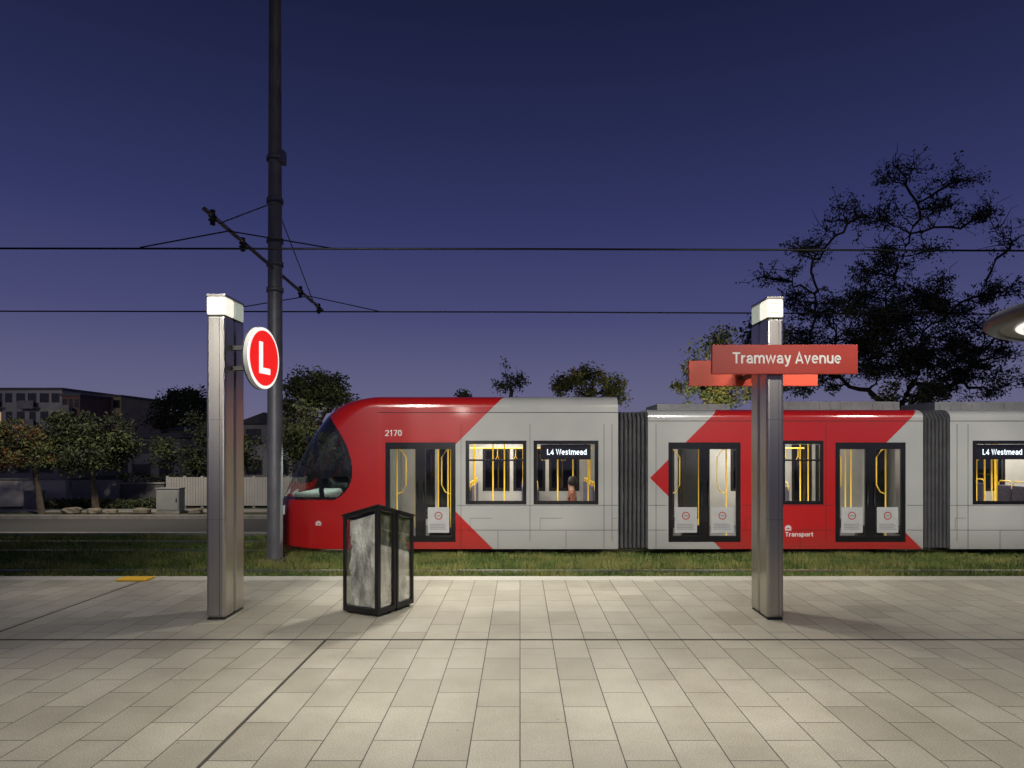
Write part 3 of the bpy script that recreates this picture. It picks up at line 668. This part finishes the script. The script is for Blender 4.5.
b = MB(); b.tube([(WX(140, 11.6), 11.6, WZ(247.5, 11.6)), (MX, 11.6, WZ(231, 11.6)), (WX(330, 11.6), 11.6, WZ(248, 11.6))], .012, 6)
b.tube([(MX, 11.6, WZ(231, 11.6)), (MX, 11.6, 5.7)], .012, 6)
tag(b.build('bridle_wire', M['wire']), 'slack bridle wire hung from the mast arm above the near track', 'overhead wire')
b = MB(); b.tube([(WX(215, 16), 16, WZ(311.5, 16)), (MX, 16, WZ(296, 16)), (WX(380, 16), 16, WZ(311.5, 16))], .012, 6)
tag(b.build('bridle_wire', M['wire']), 'slack bridle wire hung from the mast arm above the far track', 'overhead wire')

# ------------------------------------------------------------------ canopy at right
cx, cy = 7.1, 7.0
t = thing('shelter_canopy', 'round grey shelter canopy with softly lit underside at the right edge', 'canopy', (cx, cy, 0))
b = MB(); b.lathe([(.001, 3.60), (1.2, 3.58), (1.75, 3.53), (1.90, 3.48), (1.95, 3.43), (1.95, 3.38), (1.91, 3.345), (1.84, 3.335), (1.80, 3.34), (1.78, 3.36)], cx, cy, 96); b.build('roof', M['canopy_top'], t)
b = MB(); b.lathe([(1.79, 3.352), (1.55, 3.38), (.001, 3.42)], cx, cy, 96); b.build('soffit', M['canopy_under'], t)
b = MB(); b.lathe([(1.60, 3.365), (1.64, 3.354), (1.60, 3.348), (1.56, 3.354), (1.60, 3.365)], cx, cy, 96); b.build('ring_light', M['ring'], t)
b = MB(); b.tube([(cx, cy, 0), (cx, cy, 3.4)], [.14, .11], 24); b.build('post', M['steel'], t)

# ------------------------------------------------------------------ trees
def tree(name, label, Y, blobs, trunk_px, seed, nl=110, ls=.14, mats=('leaf_d', 'leaf_m'), bark='bark_dark', group=None, tr=.2, gz=-.35, clump=.55, nclump=26, twig=0, yd=None, split=None, flat=.38, minr=.10, br=.2):
    R = random.Random(seed); k = Y/F
    bl = [(WX(px, Y), WZ(py, Y), rx*k, rz*k) for px, py, rx, rz in blobs]
    bx = WX(trunk_px, Y); t = thing(name, label, 'tree', (bx, Y, gz), group)
    wsum = sum(c[2]*c[3] for c in bl); centres = []; subs = []
    for c in bl:
        ry = min(c[2], (yd or c[2])); subs.append(Vector((c[0], Y+R.uniform(-.5, .5)*ry, c[1]-c[3]*.3)))
        for _ in range(max(3, int(nclump*c[2]*c[3]/wsum))):
            for _t in range(20):
                q = Vector((R.uniform(-1, 1), R.uniform(-1, 1), R.uniform(-1, 1)))
                if .3 < q.length < 1: break
            centres.append(Vector((c[0]+q.x*c[2], Y+q.y*ry, c[1]+q.z*c[3])))
    zlow = min(c[1]-c[3] for c in bl); mxx = sum(c[0] for c in bl)/len(bl)
    fork = Vector((bx+(mxx-bx)*.3, Y, gz+(zlow-gz)*(split or .9)))
    w = MB(); w.tube([(bx, Y, gz), (bx+(fork.x-bx)*.3+R.uniform(-.05, .05), Y, gz+(fork.z-gz)*.5), fork], [tr*1.2, tr*.95, tr*.8], 10)
    nodes_ = [(fork, tr*.7, 0)]
    def limb(a, b_, r0, r1, n=5, wob=.08, sides=6, rec=False, d=0):
        L = (b_-a).length; pts = []
        for i in range(n+1):
            q = i/n; p = a.lerp(b_, q); p.z += math.sin(q*math.pi)*L*R.uniform(-.03, .07)
            if 0 < i < n: p += Vector((R.gauss(0, wob), R.gauss(0, wob), R.gauss(0, wob)))*L*.5
            pts.append(p)
            if rec and i: nodes_.append((p, r0+(r1-r0)*i/n, d+q*L))
        w.tube(pts, [r0+(r1-r0)*i/n for i in range(n+1)], sides); return pts
    def nearest(p, pen=.35):
        return min(nodes_, key=lambda n: (n[0]-p).length+pen*n[2]*.3+(2.0*max(0, n[0].z-p.z)))
    for s in sorted(subs, key=lambda s: (s-fork).length):
        n0 = nearest(s)
        limb(n0[0], s, n0[1]*.8, max(n0[1]*.42, tr*minr), 6, .08, 7, True, n0[2])
    cr = MB()
    def leaf(p, l, mi, dr=-.3):
        d = Vector((R.gauss(0, 1), R.gauss(0, 1), R.gauss(dr, .8))).normalized(); e = d.orthogonal().normalized(); e.rotate(Matrix.Rotation(R.uniform(0, 6.28), 3, d))
        cr.add([p, p+d*l*.5+e*l*.24, p+d*l, p+d*l*.5-e*l*.24], [(0, 1, 2, 3)], mi)
    for c in sorted(centres, key=lambda s: (s-fork).length):
        n0 = nearest(c, .1); limb(n0[0], c, min(n0[1]*.6, tr*br), tr*.05, 4, .12, 5, len(nodes_) < 500, n0[2])
        for _ in range(twig):
            d = Vector((R.gauss(0, 1), R.gauss(0, .6), R.gauss(.6, .6))).normalized()*R.uniform(.5, 1.2)*clump*1.7
            tp = limb(c, c+d, tr*.06, tr*.022, 3, .16, 4)
            for _q in range(R.choice((0, 4, 12, 22))):
                q = R.uniform(.5, 1.05); leaf(c+d*q+Vector((R.gauss(0, .08), R.gauss(0, .08), R.gauss(0, .06))), ls*R.uniform(.7, 1.3), 0, -.6)
        cs = clump*R.uniform(.5, 1.25); mi0 = R.random() < .45; low = (c.z-zlow)/(max(b_[1]+b_[3] for b_ in bl)-zlow+.01)
        for _ in range(int(nl*R.uniform(.35, 1.3)*(1.25-.7*low if twig > 2 else 1))):
            q = Vector((R.gauss(0, .5), R.gauss(0, .5), R.gauss(0, flat)))
            if q.length > 1.05: q *= 1.05/q.length
            leaf(c+q*cs, ls*R.uniform(.6, 1.3), 1 if (mi0 and R.random() < .8) or R.random() < .12 else 0)
    w.build('trunk', M[bark], t); cr.build('crown', [M[mats[0]], M[mats[1]]], t); return t
tree('gum_tree', 'tall straggly dark gum tree rising behind the tram at right', 30, [(890, 298, 46, 34), (845, 322, 42, 30), (935, 318, 42, 32), (975, 345, 44, 24), (835, 366, 60, 26), (915, 366, 64, 28), (880, 345, 54, 28), (900, 258, 34, 22), (850, 218, 36, 16), (900, 180, 26, 15), (925, 212, 26, 14), (955, 180, 22, 11), (975, 222, 32, 13), (815, 255, 22, 11), (815, 300, 28, 18), (1012, 240, 20, 7), (775, 276, 20, 7), (985, 290, 28, 14), (980, 382, 48, 20), (800, 340, 30, 20), (1025, 320, 24, 14)], 885, 5, nl=190, ls=.135, mats=('leaf_d', 'leaf_g'), tr=.34, clump=.64, nclump=270, twig=4, split=.8, yd=2.2, flat=.30, minr=.17, br=.22)
tree('garden_tree', 'olive green floodlit tree behind the name boards', 24, [(715, 365, 28, 28), (700, 392, 26, 18), (735, 385, 26, 24), (722, 342, 15, 12)], 715, 8, nl=150, ls=.13, mats=('leaf_m', 'leaf_y'), nclump=60, clump=.42)
tree('garden_tree', 'dark rounded tree between the name boards and the gum tree', 27, [(770, 345, 24, 26), (790, 370, 30, 25), (760, 325, 14, 14)], 775, 18, nl=140, ls=.15, mats=('leaf_d', 'leaf_g'), nclump=46, clump=.5)
tree('garden_tree', 'yellow green shrubby tree low behind the middle of the tram at right', 24, [(905, 392, 24, 10), (935, 394, 18, 8)], 910, 28, nl=110, ls=.14, mats=('leaf_m', 'leaf_y'), nclump=18, clump=.35)
tree('garden_tree', 'broad green tree above the tram roof left of the bellows', 26, [(592, 385, 28, 16), (575, 388, 18, 14), (612, 390, 14, 14), (595, 372, 12, 8)], 592, 9, nl=130, ls=.14, mats=('leaf_m', 'leaf_y'), nclump=46, clump=.36)
tree('garden_tree', 'small thin tree above the tram roof', 28, [(510, 384, 10, 11), (520, 380, 7, 8)], 512, 10, nl=50, ls=.12, mats=('leaf_m', 'leaf_g'), nclump=16, clump=.36, twig=1)
tree('garden_tree', 'low dark tree top just above the tram near its front', 40, [(464, 396, 10, 5)], 464, 11, nl=60, ls=.2, nclump=8, clump=.4)
tree('park_tree', 'dark rounded tree behind the mast', 38, [(315, 385, 28, 19), (300, 400, 22, 18), (335, 398, 14, 14)], 315, 12, nl=170, ls=.22, nclump=60, clump=.7, tr=.25)
tree('park_tree', 'pale leaved tree behind the mast in front of the dark rounded tree', 30, [(305, 425, 26, 22), (315, 450, 24, 20), (292, 450, 14, 22)], 308, 13, nl=150, ls=.16, mats=('leaf_m', 'leaf_g'), nclump=55, clump=.5)
tree('park_tree', 'dark tree on the skyline left of the steel column', 60, [(185, 412, 26, 18), (195, 402, 12, 10), (168, 422, 12, 8)], 188, 14, nl=160, ls=.34, nclump=50, clump=1.1, tr=.3)
tree('street_tree', 'small leaning street tree at the far left edge', 23, [(15, 435, 24, 18), (28, 452, 20, 14), (5, 455, 16, 14)], 42, 15, nl=120, ls=.12, mats=('leaf_m', 'leaf_r'), bark='bark', nclump=54, clump=.38, tr=.10, split=1.05)
tree('street_tree', 'bushy street tree in front of the low grey wall', 24.5, [(80, 430, 28, 20), (108, 438, 24, 20), (92, 456, 36, 16), (60, 450, 18, 16)], 96, 16, nl=160, ls=.13, mats=('leaf_d', 'leaf_m'), bark='bark', nclump=90, clump=.42, tr=.11)
tree('street_tree', 'dark slender tree between the bushy tree and the steel column', 27, [(200, 440, 12, 28), (195, 465, 12, 16), (250, 450, 14, 20), (165, 452, 14, 16)], 200, 17, nl=110, ls=.15, nclump=44, clump=.45, tr=.09)

# ------------------------------------------------------------------ walls, fences, rocks
def boxthing(name, label, cat, mat, x0, x1, y0, y1, z0, z1, cap=None, group=None):
    t = thing(name, label, cat, ((x0+x1)/2, (y0+y1)/2, z0), group)
    b = MB(); b.box(x0, x1, y0, y1, z0, z1); b.build('panel', mat, t, bevel=.01)
    b = MB(); b.box(x0-.04, x1+.04, y0-.04, y1+.04, z1, z1+.06); b.build('coping', cap or M['concrete'], t, bevel=.01)
    b = MB(); x = x0+1.6
    while x < x1-.3: b.box(x-.006, x+.006, y0-.003, y0+.001, z0+.05, z1-.02); x += 1.8
    b.build('panel_joint', M['joint'], t)
    return t
yw = 26.0
boxthing('garden_wall', 'long cream garden wall at the far left', 'wall', M['cream'], WX(-160, yw), WX(66, yw), yw, yw+.2, -.35, WZ(480, yw))
boxthing('garden_wall', 'dark grey garden wall beside the cream wall', 'wall', M['greywall'], WX(70, yw), WX(118, yw), yw+.1, yw+.3, -.35, WZ(482, yw))
boxthing('garden_wall', 'mid grey garden wall nearest the cabinet', 'wall', M['darkwall'], WX(122, yw), WX(164, yw), yw, yw+.2, -.35, WZ(484, yw))
t = thing('picket_fence', 'white slatted fence running behind the steel column to the tram', 'fence', (WX(235, 25.5), 25.5, -.3))
for i in range(9):
    x = WX(168, 25.5)+i*(WX(306, 25.5)-WX(168, 25.5))/8; b = MB(); b.box(x-.05, x+.05, 25.45, 25.55, -.3, .88); b.build('post', M['fence_w'], t)
b = MB(); x = WX(170, 25.5)
while x < WX(305, 25.5): b.box(x, x+.090, 25.41, 25.44, -.22, .84); x += .10
b.box(WX(168, 25.5), WX(306, 25.5), 25.44, 25.45, .0, .08); b.box(WX(168, 25.5), WX(306, 25.5), 25.44, 25.45, .6, .68); b.build('slats', M['fence_w'], t)
def cabinet(label, px0, px1, Y, top, mat=None):
    x0, x1 = WX(px0, Y), WX(px1, Y); z1 = WZ(top, Y); t = thing('utility_cabinet', label, 'cabinet', ((x0+x1)/2, Y, -.3))
    b = MB(); b.box(x0, x1, Y, Y+.4, -.22, z1); o = b.build('body', mat or M['cabinet'], t, bevel=.015)
    b = MB(); b.box(x0-.03, x1+.03, Y-.03, Y+.43, -.3, -.22); b.build('plinth', M['concrete'], t)
    b = MB(); b.box(x0+.03, x1-.03, Y-.012, Y-.002, -.17, z1-.06); d = b.build('door', mat or M['cabinet'], t, bevel=.004)
    b = MB(); b.box(x1-.10, x1-.07, Y-.03, Y-.012, .1, .22); b.build('handle', M['black_matte'], d)
    b = MB(); b.box(x0-.02, x1+.02, Y-.02, Y+.42, z1, z1+.035); b.build('lid', mat or M['cabinet'], t)
cabinet('grey utility cabinet left of the steel column on the verge', 156, 179, 23.2, 489)
cabinet('short pale utility cabinet at the foot of the cream wall', 24, 38, 25.2, 492, M['concrete'])
def rock(label, px, Y, r, seed):
    x0 = WX(px, Y); vs = []; fs = []; n = 12; m_ = 7
    for i in range(m_+1):
        th = math.pi*i/m_
        for k in range(n):
            ph = 2*math.pi*k/n; d = Vector((math.sin(th)*math.cos(ph), math.sin(th)*math.sin(ph), math.cos(th)))
            d = Vector([math.copysign(abs(c)**.6, c) for c in d]); s_ = 1+.22*noise.noise(d*1.6+Vector((seed*3.1, 0, 0)))
            vs.append((x0+d.x*r*1.1*s_, Y+d.y*r*.8*s_, -.30+r*.35+d.z*r*.5*s_))
    for i in range(m_):
        for k in range(n): fs.append((i*n+k, i*n+(k+1) % n, (i+1)*n+(k+1) % n, (i+1)*n+k))
    b = MB(); b.add(vs, fs, 0, False); tag(b.build('boulder', M['stone']), label, 'rock', 'sandstone boulders on the verge')
for i, (px, r, lb_) in enumerate(((72, .26, 'leftmost pale sandstone boulder below the bushy street tree'), (94, .22, 'second sandstone boulder from the left on the verge'), (112, .18, 'small third sandstone boulder on the verge'), (142, .24, 'sandstone boulder just left of the grey cabinet'), (196, .20, 'sandstone boulder just left of the steel column'), (290, .22, 'sandstone boulder by the nose of the tram'))):
    rock(lb_, px, 23.2, r, i)
def hedge(label, px0, px1, Y, top, seed):
    R = random.Random(seed); x0, x1 = WX(px0, Y), WX(px1, Y); z1 = WZ(top, Y); cr = MB(); st = MB(); t = thing('hedge', label, 'hedge', ((x0+x1)/2, Y, -.3))
    for i in range(int((x1-x0)*900)):
        x = R.uniform(x0, x1); p = Vector((x, Y+R.uniform(-.3, .3), R.uniform(-.3, z1+.10*noise.noise(Vector((x*2, seed, 0)))))); l = R.uniform(.06, .13)
        d = Vector((R.gauss(0, 1), R.gauss(0, 1), R.gauss(0, 1))).normalized(); e = d.orthogonal().normalized()
        cr.add([p, p+d*l*.5+e*l*.3, p+d*l, p+d*l*.5-e*l*.3], [(0, 1, 2, 3)], 0 if R.random() < .6 else 1)
    for k in range(5): x = x0+(x1-x0)*(k+.5)/5; st.tube([(x, Y, -.3), (x+.05, Y, z1-.2)], .03, 6)
    cr.build('foliage', [M['leaf_d'], M['leaf_m']], t); st.build('stem', M['bark_dark'], t)
hedge('low dark hedge along the foot of the garden walls', 46, 160, 25.2, 500, 1)
hedge('taller dark hedge behind the cabinet', 118, 205, 27.5, 474, 2)

# ------------------------------------------------------------------ buildings
def building(name, label, px0, px1, Y, ztop, mat, depth=8, roof='flat', rows=1, cols=3, lit=(), gz=-.46):
    x0, x1 = WX(px0, Y), WX(px1, Y); zt = WZ(ztop, Y); t = thing(name, label, 'building', ((x0+x1)/2, Y, gz)); w = x1-x0
    b = MB(); b.box(x0, x1, Y, Y+depth, gz, zt); b.build('wall', mat, t)
    b = MB()
    if roof == 'flat':
        b.box(x0-.25, x1+.25, Y-.3, Y+depth+.2, zt, zt+.3)
    elif roof == 'hip':
        rh = w*.16; pts = [(x0-.4, Y-.4, zt), (x1+.4, Y-.4, zt), (x1+.4, Y+depth+.4, zt), (x0-.4, Y+depth+.4, zt), (x0+w*.3, Y+depth/2, zt+rh), (x1-w*.3, Y+depth/2, zt+rh)]
        b.add(pts, [(0, 1, 5, 4), (1, 2, 5), (2, 3, 4, 5), (3, 0, 4), (0, 3, 2, 1)])
    elif roof == 'gable':
        rh = w*.22; pts = [(x0-.3, Y-.4, zt), (x1+.3, Y-.4, zt), ((x0+x1)/2, Y-.4, zt+rh), (x0-.3, Y+depth, zt), (x1+.3, Y+depth, zt), ((x0+x1)/2, Y+depth, zt+rh)]
        b.add(pts, [(0, 1, 2), (3, 5, 4), (0, 2, 5, 3), (1, 4, 5, 2), (0, 3, 4, 1)])
    b.build('roof', M['roof'], t)
    hh = (zt-gz)/rows; R = random.Random(int(px0*7+px1))
    for r in range(rows):
        for c in range(cols):
            cw = w/cols; m0 = R.uniform(.14, .30); m1 = R.uniform(.14, .30); a = x0+cw*c+cw*m0; d = x0+cw*(c+1)-cw*m1; z0 = gz+hh*r+hh*(.12 if rows > 2 and c % 3 == 1 else .35); z1 = gz+hh*r+hh*.80
            b = MB(); b.panel(a-.07, d+.07, z0-.07, z1+.07, [(a, d, z0, z1)], Y-.06, .06); f_ = b.build('window', M['darkwall'], t)
            b = MB(); b.box(a, d, Y-.02, Y-.005, z0, z1); b.box((a+d)/2-.03, (a+d)/2+.03, Y-.035, Y-.02, z0, z1); b.build('pane', M['pane_lit'] if (r, c) in lit else M['pane'], f_)
            if rows > 2 and r and c % 3 == 1:
                b = MB(); b.box(x0+cw*c-.3, x0+cw*(c+1)+.3, Y-1.5, Y-.07, gz+hh*r-.1, gz+hh*r+.12); b.box(x0+cw*c-.3, x0+cw*(c+1)+.3, Y-1.5, Y-1.42, gz+hh*r+.12, gz+hh*r+1.0); b.build('balcony', M['greywall'], t)
building('apartment_building', 'long pale apartment block with flat roof at the far left', -90, 62, 95, 390, M['palewall'], 20, rows=4, cols=13, lit=((2, 7),))
building('apartment_building', 'lower red brown apartment block stepping down right of the long one', 62, 80, 93, 396, M['brick'], 14, rows=4, cols=3)
building('apartment_building', 'small tan apartment block with lit corner', 84, 121, 100, 397, M['tan'], 14, rows=4, cols=4, lit=((3, 1),))
building('house', 'dark two storey house behind the bushy street tree', 128, 180, 46, 438, M['greywall'], 8, rows=2, cols=2)
building('house', 'grey hip roofed house between the dark house and the steel column', 168, 232, 52, 430, M['darkwall'], 10, rows=2, cols=3, roof='hip')
building('house', 'pale gabled house right of the steel column', 240, 292, 44, 424, M['palewall'], 10, rows=2, cols=2, roof='gable')
building('house', 'low white house at the far left behind the cream wall', -60, 58, 50, 458, M['greywall'], 10, rows=1, cols=5, roof='hip')
building('house', 'flat roofed grey house hidden behind the tram nose', 300, 420, 55, 432, M['greywall'], 10, rows=2, cols=5)

# ------------------------------------------------------------------ world
w = bpy.data.worlds.new('World'); SC.world = w; w.use_nodes = True; nt = w.node_tree; bg = nt.nodes['Background']
tc = nt.nodes.new('ShaderNodeTexCoord'); sp = nt.nodes.new('ShaderNodeSeparateXYZ'); nt.links.new(tc.outputs['Generated'], sp.inputs[0])
rp = nt.nodes.new('ShaderNodeValToRGB'); cr = rp.color_ramp; cr.elements[0].position = 0.0; cr.elements[0].color = (.155, .145, .225, 1)
cr.elements[1].position = 1.0; cr.elements[1].color = (.004, .006, .022, 1)
for p, c in ((.08, (.118, .117, .222)), (.18, (.064, .069, .178)), (.30, (.033, .039, .128)), (.42, (.019, .024, .082)), (.54, (.011, .014, .049)), (.66, (.008, .010, .035))):
    e = cr.elements.new(p); e.color = (*c, 1)
nt.links.new(sp.outputs['Z'], rp.inputs[0]); nt.links.new(rp.outputs[0], bg.inputs[0]); bg.inputs[1].default_value = 1.0

# ------------------------------------------------------------------ lamps
def area(loc, target, power, size, col=(1, .94, .82), spread=170):
    l = bpy.data.lights.new('lamp', 'AREA'); l.energy = power; l.shape = 'DISK'; l.size = size; l.color = col; l.spread = math.radians(spread)
    o = bpy.data.objects.new('lamp', l); COL.objects.link(o); o.location = loc
    d = Vector(target)-Vector(loc); o.rotation_euler = d.to_track_quat('-Z', 'Y').to_euler()
area((-1.4, 5.0, 3.6), (-1.4, 5.2, 0), 46, .5, spread=100)
area((1.6, 5.0, 3.6), (1.6, 5.2, 0), 46, .5, spread=100)
area((4.6, 4.6, 3.6), (4.6, 4.7, 0), 18, .5, spread=100)
area((-4.4, 4.6, 3.6), (-4.4, 4.7, 0), 22, .5, spread=100)
area((-1.2, 9.5, 2.9), (-1.2, 9.3, 0), 62, .2, spread=140)
area((1.4, 9.5, 2.9), (1.4, 9.3, 0), 62, .2, spread=140)
area((-6.4, 9.7, 2.9), (-6.4, 9.6, 0), 22, .2, spread=130)
area((6.4, 9.7, 2.9), (6.4, 9.6, 0), 22, .2, spread=130)
area((7.1, 7.6, 3.25), (6.9, 7.8, 0), 36, .4)
area((-2.2, 2.0, 3.5), (-1.6, 8.0, .8), 18, .5, spread=44)
area((-4.2, 3.0, 4.4), (-3.6, 7.9, 2.2), 10, .3, spread=44)
area((2.9, 3.5, 4.6), (3.0, 7.8, 3.0), 11, .3, spread=50)
area((-3.5, 6.0, 6.0), (-1.5, 14.4, .6), 105, 1.0, (1, .96, .88), 75)
area((5.0, 6.0, 6.0), (4.5, 14.4, .6), 105, 1.0, (1, .96, .88), 75)
area((10.5, 8.0, 5.5), (10.0, 14.4, .8), 75, 1.0, (1, .96, .88), 75)
area((-13, 19.5, 6.5), (-12.5, 25, 0), 380, .5, (1, .90, .74), 160)
area((-7, 27.5, 6.0), (-9, 40, 3), 220, .5, (1, .88, .72), 165)  # unseen lamp added to brighten the dark background houses
area((-62, 70, 12), (-62, 95, 5), 420, 2, (1, .9, .8), 150)  # unseen lamp added to make the distant apartments more visible
area((6.0, 20.5, 2.6), (6.6, 24, 4.5), 90, .4, (1, .92, .7), 120)
for x0, x1 in ((XJ, X(618)), (X(648), X(923)), (X(950), X(1220))):
    area(((x0+x1)/2, TY+1.3, 2.22), ((x0+x1)/2, TY+1.3, 0), 80, 2.2, (1, .94, .84), 178)
area((-4.0, YC, 2.4), (-4.1, YC, 0), 60, .3, (.92, 1, .90), 175)

# ------------------------------------------------------------------ camera
cd = bpy.data.cameras.new('Camera'); cam = bpy.data.objects.new('Camera', cd); COL.objects.link(cam)
cam.location = (0, 0, CH); cam.rotation_euler = (math.pi/2, 0, 0); cd.sensor_width = 36; cd.lens = 36*F/1024
cd.shift_x = -(CX-512)/1024; cd.shift_y = (HY-384)/1024; cd.clip_end = 3000; SC.camera = cam
SC.view_settings.view_transform = 'Standard'; SC.view_settings.look = 'None'; SC.view_settings.exposure = 0
